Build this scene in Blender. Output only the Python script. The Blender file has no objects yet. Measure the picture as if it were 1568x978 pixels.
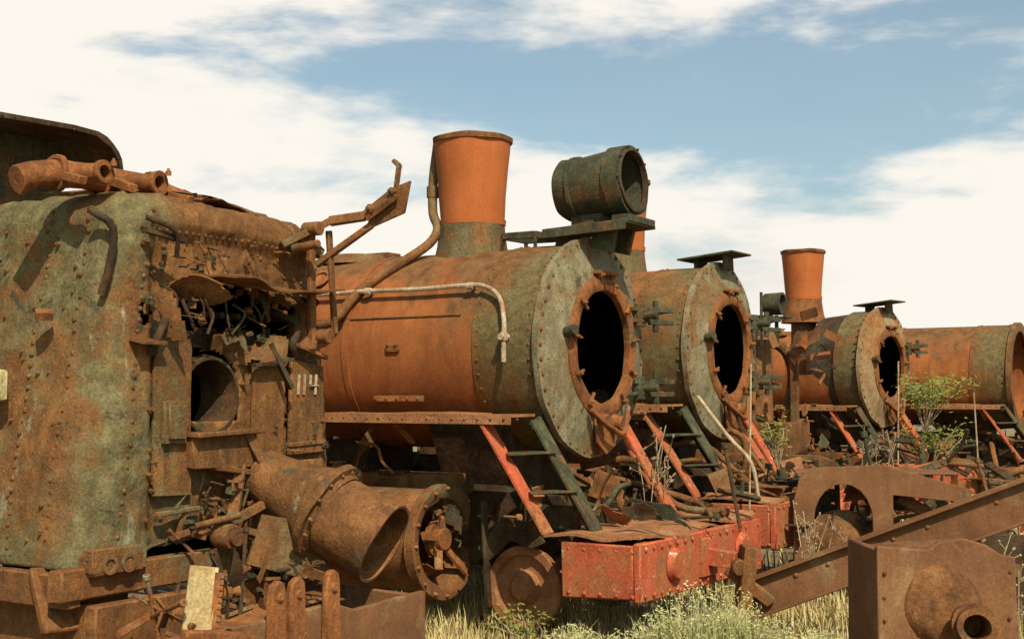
import bpy, bmesh, math, random
from mathutils import Vector, Matrix, Euler, noise
R = random.Random(11)
sc = bpy.context.scene
PI = math.pi

# ------------------------------------------------------------------ materials
class NT:
    def __init__(s, nt): s.nt = nt; s.n = nt.nodes; s.l = nt.links
    def new(s, t, **k):
        n = s.n.new(t)
        for a, b in k.items(): setattr(n, a, b)
        return n
    def link(s, a, b): s.l.new(a, b)
    def math(s, op, a, b=None, c=None, clamp=False):
        n = s.n.new('ShaderNodeMath'); n.operation = op; n.use_clamp = clamp
        for i, x in enumerate((a, b, c)):
            if x is None: continue
            if isinstance(x, (int, float)): n.inputs[i].default_value = x
            else: s.l.new(x, n.inputs[i])
        return n.outputs[0]
    def noise(s, vec, scale, detail=6, rough=0.6, dist=0.0):
        n = s.n.new('ShaderNodeTexNoise')
        n.inputs['Scale'].default_value = scale; n.inputs['Detail'].default_value = detail
        n.inputs['Roughness'].default_value = rough; n.inputs['Distortion'].default_value = dist
        s.l.new(vec, n.inputs['Vector']); return n.outputs[0]
    def ramp(s, fac, stops, interp='LINEAR'):
        n = s.n.new('ShaderNodeValToRGB'); cr = n.color_ramp; cr.interpolation = interp
        while len(cr.elements) < len(stops): cr.elements.new(0.5)
        for e, (p, c) in zip(cr.elements, stops):
            e.position = p; e.color = c if len(c) == 4 else tuple(c)+(1,)
        s.l.new(fac, n.inputs[0]); return n.outputs[0]
    def mix(s, fac, a, b, mode='MIX'):
        n = s.n.new('ShaderNodeMix'); n.data_type = 'RGBA'; n.blend_type = mode
        ins = [n.inputs[0], n.inputs[6], n.inputs[7]]
        for sock, x in zip(ins, (fac, a, b)):
            if isinstance(x, (int, float)): sock.default_value = x
            elif isinstance(x, tuple): sock.default_value = x
            else: s.l.new(x, sock)
        return n.outputs[2]

def k(c, f): return (c[0]*f, c[1]*f, c[2]*f, 1)
def warm(c): return (min(.8, c[0]*1.36), min(.8, c[1]*1.40), min(.8, c[2]*1.28), 1)

def rust(name, cols, patch=None, pamt=0.5, scale=3.0, bump=0.5, grad=None, streak=0.5, rough=0.85, patch2=None, p2amt=0.6, vpatch=None, vamt=0.5, raw=False, blot=0.5, grain=1.0):
    if not raw:
        cols = [warm(c) for c in cols]; patch = warm(patch) if patch else None; patch2 = warm(patch2) if patch2 else None
    m = bpy.data.materials.new(name); m.use_nodes = True
    t = NT(m.node_tree); t.n.clear()
    out = t.new('ShaderNodeOutputMaterial'); bs = t.new('ShaderNodeBsdfPrincipled')
    t.link(bs.outputs[0], out.inputs[0])
    tc = t.new('ShaderNodeTexCoord'); oi = t.new('ShaderNodeObjectInfo')
    off = t.new('ShaderNodeVectorMath', operation='ADD')
    sc_ = t.math('MULTIPLY', oi.outputs['Random'], 37.0)
    t.link(tc.outputs['Object'], off.inputs[0]); t.link(sc_, off.inputs[1])
    v = off.outputs[0]
    n1 = t.noise(v, scale, 7, 0.68, 0.3)
    col = t.ramp(n1, [(0.30, cols[0]), (0.50, cols[1]), (0.70, cols[2])])
    nb = t.noise(v, scale*4.5, 5, 0.78)
    if streak:
        mp = t.new('ShaderNodeMapping'); mp.inputs['Scale'].default_value = (9, 9, 0.9); t.link(v, mp.inputs[0])
        ns = t.noise(mp.outputs[0], 1.3, 4, 0.65)
        sm = t.ramp(ns, [(0.42, (0, 0, 0, 1)), (0.66, (1, 1, 1, 1))])
        col = t.mix(t.math('MULTIPLY', sm, streak), col, k(cols[0], 0.75))
    bm_ = t.ramp(nb, [(0.55, (0, 0, 0, 1)), (0.66, (1, 1, 1, 1))])
    col = t.mix(t.math('MULTIPLY', bm_, blot), col, k(cols[0], 0.65))
    bm2 = t.ramp(nb, [(0.34, (1, 1, 1, 1)), (0.44, (0, 0, 0, 1))])
    col = t.mix(t.math('MULTIPLY', bm2, blot*.7), col, k(cols[2], 1.3))
    if patch:
        np_ = t.noise(v, scale*0.55, 7, 0.7, 0.5)
        val = np_
        if grad:
            sx = t.new('ShaderNodeSeparateXYZ'); t.link(tc.outputs['Object'], sx.inputs[0])
            mr = t.new('ShaderNodeMapRange'); t.link(sx.outputs['XYZ'.index(grad[0])], mr.inputs[0])
            mr.inputs[1].default_value = grad[1]; mr.inputs[2].default_value = grad[2]
            mr.inputs[3].default_value = -0.22; mr.inputs[4].default_value = 0.2
            val = t.math('ADD', np_, mr.outputs[0])
        lo = 0.5 + (0.5-pamt)*0.4
        pm = t.ramp(val, [(lo-0.05, (0, 0, 0, 1)), (lo+0.06, (1, 1, 1, 1))])
        pc = t.ramp(nb, [(0.35, k(patch, 0.5)), (0.52, patch), (0.7, k(patch, 1.5))])
        col = t.mix(t.math('MULTIPLY', pm, 0.9), col, pc)
    if vpatch:
        mp2 = t.new('ShaderNodeMapping'); mp2.inputs['Scale'].default_value = (4.2, 4.2, 1.1); mp2.inputs['Location'].default_value = (3, 1, 7); t.link(v, mp2.inputs[0])
        nv = t.noise(mp2.outputs[0], 1.0, 7, 0.74, .3)
        lo = 0.5 + (0.5-vamt)*0.4
        vm = t.ramp(nv, [(lo-.01, (0, 0, 0, 1)), (lo+0.07, (1, 1, 1, 1))])
        vc = t.ramp(nb, [(.35, vpatch[0]), (.6, vpatch[1])])
        col = t.mix(t.math('MULTIPLY', vm, .85), col, vc)
    if patch2:
        np2 = t.noise(v, scale*1.6, 6, 0.78, 0.5)
        lo = 0.5 + (0.5-p2amt)*0.4
        pm2 = t.ramp(np2, [(lo, (0, 0, 0, 1)), (lo+0.04, (1, 1, 1, 1))])
        col = t.mix(pm2, col, patch2)
    nf = t.noise(v, 60, 3, 0.75)
    fr = t.ramp(nf, [(0.3, (0.62, 0.6, 0.58, 1)), (0.7, (1.25, 1.25, 1.25, 1))])
    col = t.mix(grain, col, fr, 'MULTIPLY')
    t.link(col, bs.inputs['Base Color'])
    bs.inputs['Roughness'].default_value = rough
    try: bs.inputs['Specular IOR Level'].default_value = 0.2 if name != 'soot_shade' else 0.0
    except Exception: pass
    h = t.math('ADD', t.math('MULTIPLY', nb, 0.7), t.math('MULTIPLY', nf, 0.35))
    h = t.math('ADD', h, t.math('MULTIPLY', n1, 1.2))
    bp = t.new('ShaderNodeBump'); bp.inputs['Strength'].default_value = bump; bp.inputs['Distance'].default_value = 0.02
    t.link(h, bp.inputs['Height']); t.link(bp.outputs[0], bs.inputs['Normal'])
    return m

GREY = (0.17, 0.15, 0.095, 1)
M = {}
M['barrel'] = rust('rust_orange_boiler', [(0.15, 0.046, 0.015, 1), (0.235, 0.072, 0.022, 1), (0.30, 0.096, 0.030, 1)],
                   patch=(0.125, 0.060, 0.024, 1), pamt=0.32, scale=1.6, bump=0.2, grad=('Z', 1.7, 3.4), streak=0.5, blot=.18, grain=.55)
M['smokebox'] = rust('rust_olive_smokebox', [(0.06, 0.034, 0.014, 1), (0.15, 0.066, 0.024, 1), (0.22, 0.095, 0.03, 1)],
                   patch=(0.115, 0.085, 0.038, 1), pamt=0.42, scale=2.2, bump=0.4, grad=('X', -1.1, 0.0), blot=.35)
M['front'] = rust('smokebox_front_grey', [(0.12, 0.088, 0.05, 1), (0.19, 0.16, 0.10, 1), (0.25, 0.215, 0.14, 1)],
                   patch=(0.15, 0.075, 0.028, 1), pamt=0.42, scale=3.0, bump=0.5, streak=0.6, patch2=(.06, .048, .027, 1), p2amt=.26, blot=.4)
M['front_rusty'] = rust('smokebox_front_rusty', [(0.15, 0.09, 0.04, 1), (0.24, 0.16, 0.085, 1), (0.30, 0.23, 0.14, 1)],
                   patch=(0.22, 0.09, 0.03, 1), pamt=0.5, scale=3.0, bump=0.35, streak=0.5)
M['ring'] = rust('rust_ring', [(0.09, 0.036, 0.014, 1), (0.20, 0.070, 0.024, 1), (0.28, 0.108, 0.034, 1)], patch=GREY, pamt=0.2, scale=4, bump=0.5)
M['stack'] = rust('rust_chimney', [(0.26, 0.068, 0.020, 1), (0.33, 0.090, 0.026, 1), (0.37, 0.106, 0.033, 1)], scale=1.5, bump=0.12, streak=0.25, blot=.08, grain=.4)
M['green'] = rust('green_black_iron', [(0.022, 0.022, 0.014, 1), (0.052, 0.050, 0.028, 1), (0.095, 0.085, 0.046, 1)],
                  patch=(0.12, 0.055, 0.022, 1), pamt=0.34, scale=4, bump=0.5)
M['brown'] = rust('rust_brown', [(0.065, 0.028, 0.012, 1), (0.155, 0.062, 0.023, 1), (0.24, 0.102, 0.034, 1)], patch=(0.14, 0.10, 0.048, 1), pamt=0.32, scale=3, bump=0.6)
M['brown2'] = rust('rust_flat_brown', [(0.10, 0.044, 0.021, 1), (0.15, 0.064, 0.029, 1), (0.19, 0.083, 0.037, 1)], patch=(.20, .12, .06, 1), pamt=.2, scale=2, bump=0.2, streak=0.3, blot=.25, grain=.7)
M['dark'] = rust('rust_dark', [(0.018, 0.011, 0.007, 1), (0.05, 0.026, 0.013, 1), (0.11, 0.053, 0.023, 1)], patch=(0.06, 0.05, 0.03, 1), pamt=0.4, scale=4, bump=0.6)
M['backhead'] = rust('rust_firebox_plate', [(0.075, 0.036, 0.015, 1), (0.155, 0.066, 0.023, 1), (0.25, 0.112, 0.038, 1)],
                  patch=(0.115, 0.098, 0.048, 1), pamt=0.26, scale=2.1, bump=0.8, grad=('Y', 1.0, -1.5), streak=0.6,
                  patch2=(0.05, 0.044, 0.025, 1), p2amt=0.26, vpatch=((.16, .155, .095, 1), (.36, .34, .21, 1)), vamt=.24)
M['red'] = rust('red_paint_rusted', [(0.24, 0.050, 0.022, 1), (0.38, 0.075, 0.034, 1), (0.42, 0.11, 0.05, 1)], patch=(0.26, 0.10, 0.04, 1), pamt=0.42,
                scale=3.5, bump=0.3, streak=0.35, patch2=(0.42, 0.35, 0.27, 1), p2amt=0.2)
M['redtop'] = rust('deck_rust', [(0.14, 0.056, 0.026, 1), (0.24, 0.10, 0.045, 1), (0.32, 0.15, 0.07, 1)], scale=4, bump=0.6, streak=0)
M['pale'] = rust('pale_paint_pipe', [(0.26, 0.16, 0.09, 1), (0.38, 0.29, 0.20, 1), (0.45, 0.37, 0.28, 1)], patch=(0.25, 0.11, 0.05, 1), pamt=0.42, scale=9, bump=0.2)
M['wood'] = rust('weathered_yellow_wood', [(0.28, 0.18, 0.08, 1), (0.38, 0.27, 0.14, 1), (0.45, 0.35, 0.2, 1)], scale=6, bump=0.4, streak=0.6)
M['cream'] = rust('cream_paint', [(0.26, 0.21, 0.10, 1), (0.36, 0.30, 0.16, 1), (0.42, 0.37, 0.22, 1)], patch=(0.2, 0.1, 0.04, 1), pamt=0.38, scale=8, bump=0.3)
M['soot_shade'] = rust('soot_shade', [(0.003, 0.002, 0.002, 1), (0.006, 0.005, 0.004, 1), (0.012, 0.008, 0.006, 1)], scale=4, bump=0.3, rough=1.0, streak=0, raw=True)  # near-black without sheen: shade inside the openings is put into this colour
M['green2'] = rust('olive_chimney_base', [(0.05, 0.040, 0.020, 1), (0.11, 0.083, 0.040, 1), (0.15, 0.11, 0.053, 1)], patch=(0.16, 0.065, 0.022, 1), pamt=0.4, scale=4, bump=0.4)

# ------------------------------------------------------------------ mesh builder
def basis(d):
    d = Vector(d).normalized()
    a = Vector((0, 0, 1)) if abs(d.z) < 0.95 else Vector((1, 0, 0))
    x = d.cross(a).normalized(); y = d.cross(x).normalized()
    return d, x, y

class B:
    def __init__(s): s.v = []; s.f = []
    def add(s, vs, fs):
        o = len(s.v); s.v += [tuple(p) for p in vs]; s.f += [tuple(i+o for i in f) for f in fs]
    def box(s, c, size, rot=(0, 0, 0)):
        m = Euler(rot).to_matrix(); c = Vector(c); h = Vector(size)/2
        vs = [c + m @ Vector((a*h.x, b*h.y, d*h.z)) for a in (-1, 1) for b in (-1, 1) for d in (-1, 1)]
        s.add(vs, [(0, 1, 3, 2), (4, 6, 7, 5), (0, 4, 5, 1), (2, 3, 7, 6), (0, 2, 6, 4), (1, 5, 7, 3)])
    def bar(s, p0, p1, w, h, roll=0.0):
        p0 = Vector(p0); p1 = Vector(p1); d, x, y = basis(p1-p0)
        x2 = x*math.cos(roll)+y*math.sin(roll); y2 = y*math.cos(roll)-x*math.sin(roll)
        vs = [p + x2*a*w/2 + y2*b*h/2 for p in (p0, p1) for a, b in ((-1, -1), (1, -1), (1, 1), (-1, 1))]
        s.add(vs, [(0, 3, 2, 1), (4, 5, 6, 7), (0, 1, 5, 4), (1, 2, 6, 5), (2, 3, 7, 6), (3, 0, 4, 7)])
    def lathe(s, o, axis, prof, n=32, closed=False):
        o = Vector(o); d, x, y = basis(axis); vs = []; fs = []
        for (t, r) in prof:
            for i in range(n):
                a = 2*PI*i/n; vs.append(o + d*t + (x*math.cos(a)+y*math.sin(a))*max(r, 1e-4))
        m = len(prof)
        for j in range(m if closed else m-1):
            j2 = (j+1) % m
            for i in range(n):
                i2 = (i+1) % n; fs.append((j*n+i, j*n+i2, j2*n+i2, j2*n+i))
        s.add(vs, fs)
    def cyl(s, p0, p1, r0, r1=None, n=16):
        r1 = r0 if r1 is None else r1; p0 = Vector(p0); p1 = Vector(p1); L = (p1-p0).length
        s.lathe(p0, p1-p0, [(0, 0), (0, r0), (L, r1), (L, 0)], n)
    def pipe(s, p0, p1, r, th, n=28):
        p0 = Vector(p0); p1 = Vector(p1); L = (p1-p0).length
        s.lathe(p0, p1-p0, [(0, r), (L, r), (L, r-th), (0, r-th)], n, closed=True)
    def tube(s, pts, r, n=10, smooth=4):
        P = [Vector(p) for p in pts]
        if smooth > 1 and len(P) > 2:
            Q = []
            E = [P[0]*2-P[1]] + P + [P[-1]*2-P[-2]]
            for i in range(1, len(E)-2):
                for q in range(smooth):
                    t = q/smooth; a, b, c, d = E[i-1], E[i], E[i+1], E[i+2]
                    Q.append(0.5*((2*b)+(c-a)*t+(2*a-5*b+4*c-d)*t*t+(3*b-a-3*c+d)*t**3))
            Q.append(P[-1]); P = Q
        vs = []; fs = []; px = None
        for i, p in enumerate(P):
            d = (P[min(i+1, len(P)-1)]-P[max(i-1, 0)]).normalized()
            if px is None: _, px, _ = basis(d)
            px = (px - d*px.dot(d)).normalized(); py = d.cross(px)
            for q in range(n):
                a = 2*PI*q/n; vs.append(p+(px*math.cos(a)+py*math.sin(a))*r)
        for i in range(len(P)-1):
            for q in range(n):
                q2 = (q+1) % n; fs.append((i*n+q, i*n+q2, (i+1)*n+q2, (i+1)*n+q))
        fs.append(tuple(range(n))[::-1]); fs.append(tuple((len(P)-1)*n+q for q in range(n)))
        s.add(vs, fs)
    def rivet(s, p, nrm, r=0.016, n=7):
        r *= R.uniform(0.85, 1.15)
        s.lathe(Vector(p)-Vector(nrm).normalized()*0.003, nrm, [(0, r), (r*0.45, r*0.85), (r*0.8, r*0.3), (r*0.82, 0)], n)
    def bolt(s, p, nrm, r=0.022, h=0.03):
        d, x, y = basis(nrm); s.lathe(p, d, [(-0.005, r), (h*0.6, r), (h*0.6, r*0.5), (h, r*0.5), (h, 0)], 6)
    def rivline(s, p0, p1, nrm, sp=0.07, r=0.014, skip=0.06):
        p0 = Vector(p0); p1 = Vector(p1); n = max(1, int((p1-p0).length/sp))
        for i in range(n+1):
            if R.random() < skip: continue
            s.rivet(p0.lerp(p1, i/n), nrm, r)
    def prism(s, pts, o, ax, ay, th):
        o = Vector(o); ax = Vector(ax).normalized(); ay = Vector(ay).normalized(); nn = ax.cross(ay).normalized()*th/2
        n = len(pts)
        a = [o+ax*p[0]+ay*p[1]+nn for p in pts]; b = [o+ax*p[0]+ay*p[1]-nn for p in pts]
        s.add(a+b, [tuple(range(n)), tuple(range(2*n-1, n-1, -1))]+[(i, i+n, (i+1) % n+n, (i+1) % n) for i in range(n)])
    def ragged(s, o, ax, ay, w, h, th=.012, amp=.05, cell=.04, seed=0, bend=.03):
        """sheet with rust-eaten edges, w x h, centred at o"""
        o = Vector(o); ax = Vector(ax).normalized(); ay = Vector(ay).normalized(); nn = ax.cross(ay).normalized()
        nx = max(3, int(w/cell)); ny = max(3, int(h/cell)); vs = []; fs = []
        def ok(i, j):
            u = (i+.5)/nx; v_ = (j+.5)/ny
            e = min(u*w, (1-u)*w, v_*h, (1-v_)*h)
            return e > amp*max(0, .5+1.5*noise.noise(Vector((u*w*6+seed, v_*h*6, seed*1.7))))
        for sd in (0, 1):
            for j in range(ny+1):
                for i in range(nx+1):
                    u = (i/nx-.5)*w; v_ = (j/ny-.5)*h
                    d_ = bend*noise.noise(Vector((u*3+seed, v_*3, 1.3)))*2
                    vs.append(o+ax*u+ay*v_+nn*(d_+(th if sd else 0)))
        q = (nx+1)*(ny+1)
        for j in range(ny):
            for i in range(nx):
                if not ok(i, j): continue
                a, b_, c, d = j*(nx+1)+i, j*(nx+1)+i+1, (j+1)*(nx+1)+i+1, (j+1)*(nx+1)+i
                fs.append((a, b_, c, d)); fs.append((a+q, d+q, c+q, b_+q))
                for (di, dj, e0, e1) in ((0, -1, a, b_), (1, 0, b_, c), (0, 1, c, d), (-1, 0, d, a)):
                    ii, jj = i+di, j+dj
                    if ii < 0 or jj < 0 or ii >= nx or jj >= ny or not ok(ii, jj): fs.append((e0, e0+q, e1+q, e1))
        s.add(vs, fs)
    def obj(s, name, parent, mat, bevel=0.0, jit=0.0, jf=2.0, smooth=35, solid=0.0):
        if not s.v: return None
        me = bpy.data.meshes.new(name); me.from_pydata(s.v, [], s.f)
        bm = bmesh.new(); bm.from_mesh(me); bmesh.ops.recalc_face_normals(bm, faces=bm.faces)
        if jit:
            for v in bm.verts:
                v.co += noise.noise_vector(v.co*jf)*jit
        bm.to_mesh(me); bm.free()
        for p in me.polygons: p.use_smooth = True
        try: me.set_sharp_from_angle(angle=math.radians(smooth))
        except Exception: pass
        ob = bpy.data.objects.new(name, me); sc.collection.objects.link(ob)
        me.materials.append(mat)
        if parent: ob.parent = parent
        if solid:
            md = ob.modifiers.new('solid', 'SOLIDIFY'); md.thickness = solid; md.offset = -1
        if bevel:
            md = ob.modifiers.new('bev', 'BEVEL'); md.width = bevel; md.segments = 1; md.limit_method = 'ANGLE'; md.angle_limit = math.radians(50)
        return ob

def empty(name, loc, rotz=0.0, rot=None):
    e = bpy.data.objects.new(name, None); sc.collection.objects.link(e)
    e.location = loc; e.rotation_euler = rot if rot else (0, 0, rotz); e.empty_display_size = 0.3
    return e

def clutter(parent, lo, hi, n, mats=('brown', 'dark', 'green'), size=1.0, seed=1, name='fittings'):
    R2 = random.Random(seed); bs = {m_: B() for m_ in mats}
    for i in range(n):
        b = bs[R2.choice(mats)]
        p = Vector([R2.uniform(a, c) for a, c in zip(lo, hi)])
        kind = R2.choice(['bar', 'bar', 'rod', 'tube', 'plate', 'fl', 'br', 'rag', 'bar', 'rag'])
        ax = R2.choice([Vector((1, 0, 0)), Vector((0, 1, 0)), Vector((0, 0, 1)), Vector((1, 0, 0))])
        d = (ax + Vector((R2.gauss(0, .3), R2.gauss(0, .3), R2.gauss(0, .3)))).normalized()
        L = R2.uniform(.12, .5)*size
        if kind == 'bar':
            b.bar(p-d*L/2, p+d*L/2, R2.uniform(.02, .07)*size, R2.uniform(.012, .04)*size, R2.uniform(0, 3))
            b.bolt(p+d*L*.4, (0, -1, .2), .02*size, .04)
        elif kind == 'rod':
            b.cyl(p-d*L*.8, p+d*L*.8, R2.uniform(.008, .018)*size, n=8)
            b.cyl(p+d*L*.7, p+d*L*.8, .028*size, n=10)
        elif kind == 'tube':
            q = [p]; dd = d.copy()
            for j in range(3):
                q.append(q[-1]+dd*L*.5); dd = (dd+Vector((R2.gauss(0, .6), R2.gauss(0, .6), R2.gauss(0, .6)))).normalized()
            b.tube(q, R2.uniform(.010, .024)*size, 8)
        elif kind == 'plate':
            w = R2.uniform(.08, .3)*size; h = R2.uniform(.06, .22)*size
            b.box(p, (w, .014, h), (R2.gauss(0, .4), R2.gauss(0, .4), R2.gauss(0, .8)))
        elif kind == 'rag':
            w = R2.uniform(.15, .42)*size; h = R2.uniform(.1, .28)*size
            b.ragged(p, d, Vector((R2.gauss(0, .5), R2.gauss(0, .5), 1)), w, h, .008, .05*size, .022*size, seed=i*3.1, bend=.04)
        elif kind == 'fl':
            r = R2.uniform(.03, .08)*size
            b.lathe(p, d, [(0, 0), (0, r), (.025, r), (.025, r*.6), (.1*size, r*.6), (.1*size, r*.45), (.03, r*.4), (.03, 0)], 16)
            dd, x, y = basis(d)
            for j in range(6):
                a = j*PI/3; b.bolt(p+dd*.025+(x*math.cos(a)+y*math.sin(a))*r*.82, dd, .010*size, .02)
        else:
            w = R2.uniform(.06, .14)*size
            b.box(p, (w, w*1.3, .015), (0, 0, R2.uniform(0, 3)))
            b.box(p+Vector((0, 0, -w/2)), (w, .015, w), (0, 0, R2.uniform(0, 3)))
    for m_, b in bs.items(): b.obj(name+'_'+m_, parent, M[m_], bevel=.003)

# ------------------------------------------------------------------ locomotives
def wheel(b, c, r, ax=(0, 1, 0), spokes=12):
    c = Vector(c); d, x, y = basis(ax); w = .12
    b.lathe(c-d*w/2, d, [(0, r), (.03, r+.03), (.03, r), (w, r-.01), (w, r-.08), (0, r-.08)], 40, closed=True)
    b.cyl(c-d*.09, c+d*.09, .12, n=20)
    for i in range(spokes):
        a = 2*PI*i/spokes; e = x*math.cos(a)+y*math.sin(a)
        b.bar(c+e*.10, c+e*(r-.07), .05, .045)

def dogs(b, r, u, n=12, skip=()):
    for i in range(n):
        if i in skip: continue
        a = 2*PI*i/n+.15; e = Vector((0, math.cos(a), math.sin(a)))
        c = Vector((u, 0, 0))
        b.bar(c+e*(r-.06)+Vector((0.03, 0, 0)), c+e*(r+.05)+Vector((.02, 0, 0)), .026, .02)
        b.bolt(c+e*(r+.02)+Vector((.02, 0, 0)), (1, 0, 0), .02, .045)

def locomotive(name, loc, rotz, cz=2.36, lamp=False, chimney=True, frontmat='front', opts=()):
    E = empty(name, loc, rotz)
    H = 5.6
    r = .87
    b = B()
    if 'cut' in opts:
        n = 40; vs = []; fs = []
        ts = [-H, -4, -3, -2, -1.2, -.55]
        for rr in (.80, .77):
            for t_ in ts:
                for i in range(n+1):
                    a = PI+PI*i/n
                    vs.append((t_, rr*math.cos(a), cz-.12+rr*math.sin(a)))
        q = len(ts)*(n+1)
        for j in range(len(ts)-1):
            for i in range(n):
                fs.append((j*(n+1)+i, j*(n+1)+i+1, (j+1)*(n+1)+i+1, (j+1)*(n+1)+i))
                fs.append((q+j*(n+1)+i, q+j*(n+1)+i+1, q+(j+1)*(n+1)+i+1, q+(j+1)*(n+1)+i))
            for i in (0, n):
                fs.append((j*(n+1)+i, (j+1)*(n+1)+i, q+(j+1)*(n+1)+i, q+j*(n+1)+i))
        b.add(vs, fs)
        b.obj('boiler_barrel_lower', E, M['barrel'], jit=.012)
        b = B(); b.lathe((0, 0, cz), (1, 0, 0), [(-.42, r), (0, r), (0, r-.02), (-.42, r-.02)], 64, closed=True)
        b.obj('smokebox', E, M['smokebox'])
        b = B(); b.lathe((0, 0, cz), (1, 0, 0), [(-.9, .80), (-.42, .845), (-.42, .83), (-.9, .78)], 64, closed=True)
        b.obj('smokebox_liner', E, M['dark'])
        b = B()
        b.cyl((-1.35, 0, cz-.6), (-1.35, 0, cz+.82), .21, .20, n=28)
        b.lathe((-1.35, 0, cz), (0, 0, 1), [(.28, .20), (.28, .25), (.33, .25), (.35, .20)], 28)
        b.lathe((-1.35, 0, cz-.12), (0, 0, 1), [(-.3, .34), (-.1, .28), (0, .20)], 28)
        b.obj('petticoat_pipe', E, M['barrel'])
        b = B(); b.tube([(-1.75, -.5, cz-.3), (-1.75, -.55, cz+.1), (-1.8, -.45, cz+.45), (-2.0, -.2, cz+.55)], .11, 16)
        b.obj('steam_pipe', E, M['barrel'])
    else:
        b.lathe((0, 0, cz), (1, 0, 0), [(-H, r), (-4, r), (-3.0, r), (-2, r), (-.62, r), (-.62, r-.03), (-H, r-.03)], 72, closed=True)
        b.obj('boiler_barrel', E, M['barrel'], jit=.010, jf=1.5)
        b = B(); b.lathe((0, 0, cz), (1, 0, 0), [(-.62, r+.012), (-.3, r+.012), (0, r+.012), (0, r-.02), (-.62, r-.02)], 72, closed=True)
        b.obj('smokebox', E, M['smokebox'], jit=.008)
        b = B()
        for t_ in (-1.95, -3.3):
            b.lathe((t_, 0, cz), (1, 0, 0), [(-.03, r), (-.03, r+.010), (.03, r+.010), (.03, r)], 72)
        b.obj('boiler_bands', E, M['barrel'])
    if 'open' in opts:
        b = B(); b.lathe((0, 0, cz), (1, 0, 0), [(-.02, r+.05), (.06, r+.05), (.06, r-.10), (.02, r-.10), (-.02, r-.02)], 72, closed=True)
        b.obj('front_ring', E, M['brown'])
        b = B(); b.lathe((0, 0, cz), (1, 0, 0), [(-.02, r-.04), (-1.9, r-.04), (-1.9, 0)], 64)
        b.obj('interior', E, M['barrel'])
    else:
        b = B(); b.lathe((0, 0, cz), (1, 0, 0), [(-.02, .90), (-.02, .925), (.035, .925), (.04, .85), (.055, .80), (.11, .66), (.125, .58), (.10, .57), (.02, .78), (.0, .9)], 84, closed=True)
        b.obj('smokebox_front_plate', E, M[frontmat], jit=.010, jf=4)
        b = B(); b.lathe((0, 0, cz), (1, 0, 0), [(.10, .60), (.13, .60), (.15, .57), (.15, .50), (.14, .475), (.08, .475)], 84, closed=True)
        tmp = B(); dogs(tmp, .52, .145, 11, skip=(3, 8))
        b.add([Vector(v)+Vector((0, 0, cz)) for v in tmp.v], tmp.f)
        b.obj('door_ring', E, M['ring'], bevel=.003, jit=.008, jf=6)
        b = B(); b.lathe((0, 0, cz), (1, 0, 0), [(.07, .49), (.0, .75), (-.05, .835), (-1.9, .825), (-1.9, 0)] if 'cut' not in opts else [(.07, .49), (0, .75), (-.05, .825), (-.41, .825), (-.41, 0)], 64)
        b.obj('interior', E, M['soot_shade'])  # painted black in place of shade, as sun reaches in through the door
    b = B()
    for i in range(46):
        a = 2*PI*i/46
        e = Vector((0, math.cos(a), math.sin(a)))
        if 'open' not in opts and R.random() > .05: b.rivet(Vector((.036, 0, cz))+e*.885, (1, 0, 0), .022)
        b.rivet(Vector((-.075, 0, cz))+e*(r+.013), e, .019)
        if 'cut' not in opts:
            b.rivet(Vector((-.57, 0, cz))+e*(r+.013), e, .014)
    b.rivline((-.05, -r*.98, cz+.12), (-.6 if 'cut' not in opts else -.4, -r*.98, cz+.12), (0, -1, .1))
    b.obj('rivets', E, M['brown'])
    if 'open' not in opts:
        b = B()
        for zz in (.30, -.34):
            for dz in (-.055, .055):
                b.bar((.10, .42, cz+zz+dz), (.20, .98, cz+zz+dz*.7), .05, .03)
                b.bar((.17, .78, cz+zz+dz), (.30, 1.02, cz+zz+dz), .035, .045)
            b.cyl((.2, .86, cz+zz-.14), (.2, .86, cz+zz+.14), .028, n=10)
            b.cyl((.13, .70, cz+zz), (.30, .70, cz+zz), .035, n=10)
            b.box((.14, .66, cz+zz), (.05, .13, .2))
            b.bolt((.22, .98, cz+zz+.06), (1, 0, 0), .035, .06)
        b.cyl((.12, -.62, cz+.10), (.22, -.64, cz+.12), .045, n=14)
        b.obj('door_hinges', E, M['green'], bevel=.004)
        b = B()
        b.cyl((.15, .10, cz-.62), (.24, .12, cz-.64), .06, n=14)
        b.cyl((.15, -.12, cz-.58), (.24, -.14, cz-.6), .04, n=14)
        b.bar((.15, -.25, cz-.50), (.17, .2, cz-.70), .05, .04)
        b.tube([(.17, -.3, cz-.52), (.24, -.1, cz-.66), (.24, .15, cz-.72), (.18, .35, cz-.5)], .022)
        b.prism([(-.2, -.5), (.22, -.52), (.16, -.85), (.02, -.9), (-.12, -.8)], (.13, 0, cz), (0, 1, 0), (0, 0, 1), .02)
        b.bar((.15, -.16, cz+.62), (.17, .16, cz+.62), .06, .03)
        b.bolt((.15, -.1, cz+.6), (1, 0, 0), .03, .05); b.bolt((.15, .1, cz+.6), (1, 0, 0), .03, .05)
        b.obj('door_fastenings', E, M['ring'], bevel=.004)
    if chimney:
        cx = -1.2; zb = cz+r
        if 'cut' in opts: cx = -1.35
        b = B(); b.lathe((cx, 0, zb), (0, 0, 1), [(.26, .285), (.5, .303), (.75, .322), (.9, .335), (1.02, .345), (1.02, .32), (.9, .31), (.26, .26)], 48, closed=True)
        b.lathe((cx, 0, zb), (0, 0, 1), [(.24, .295), (.285, .30), (.285, .28), (.24, .275)], 48, closed=True)
        b.obj('chimney', E, M['stack'], jit=.012, jf=2.5)
        b = B(); b.lathe((cx, 0, zb), (0, 0, 1), [(.99, .335), (.99, .358), (1.03, .361), (1.04, .34), (1.03, .32), (.99, .325)], 48, closed=True)
        b.obj('chimney_rim', E, M['brown'], jit=.008, jf=5)
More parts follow.
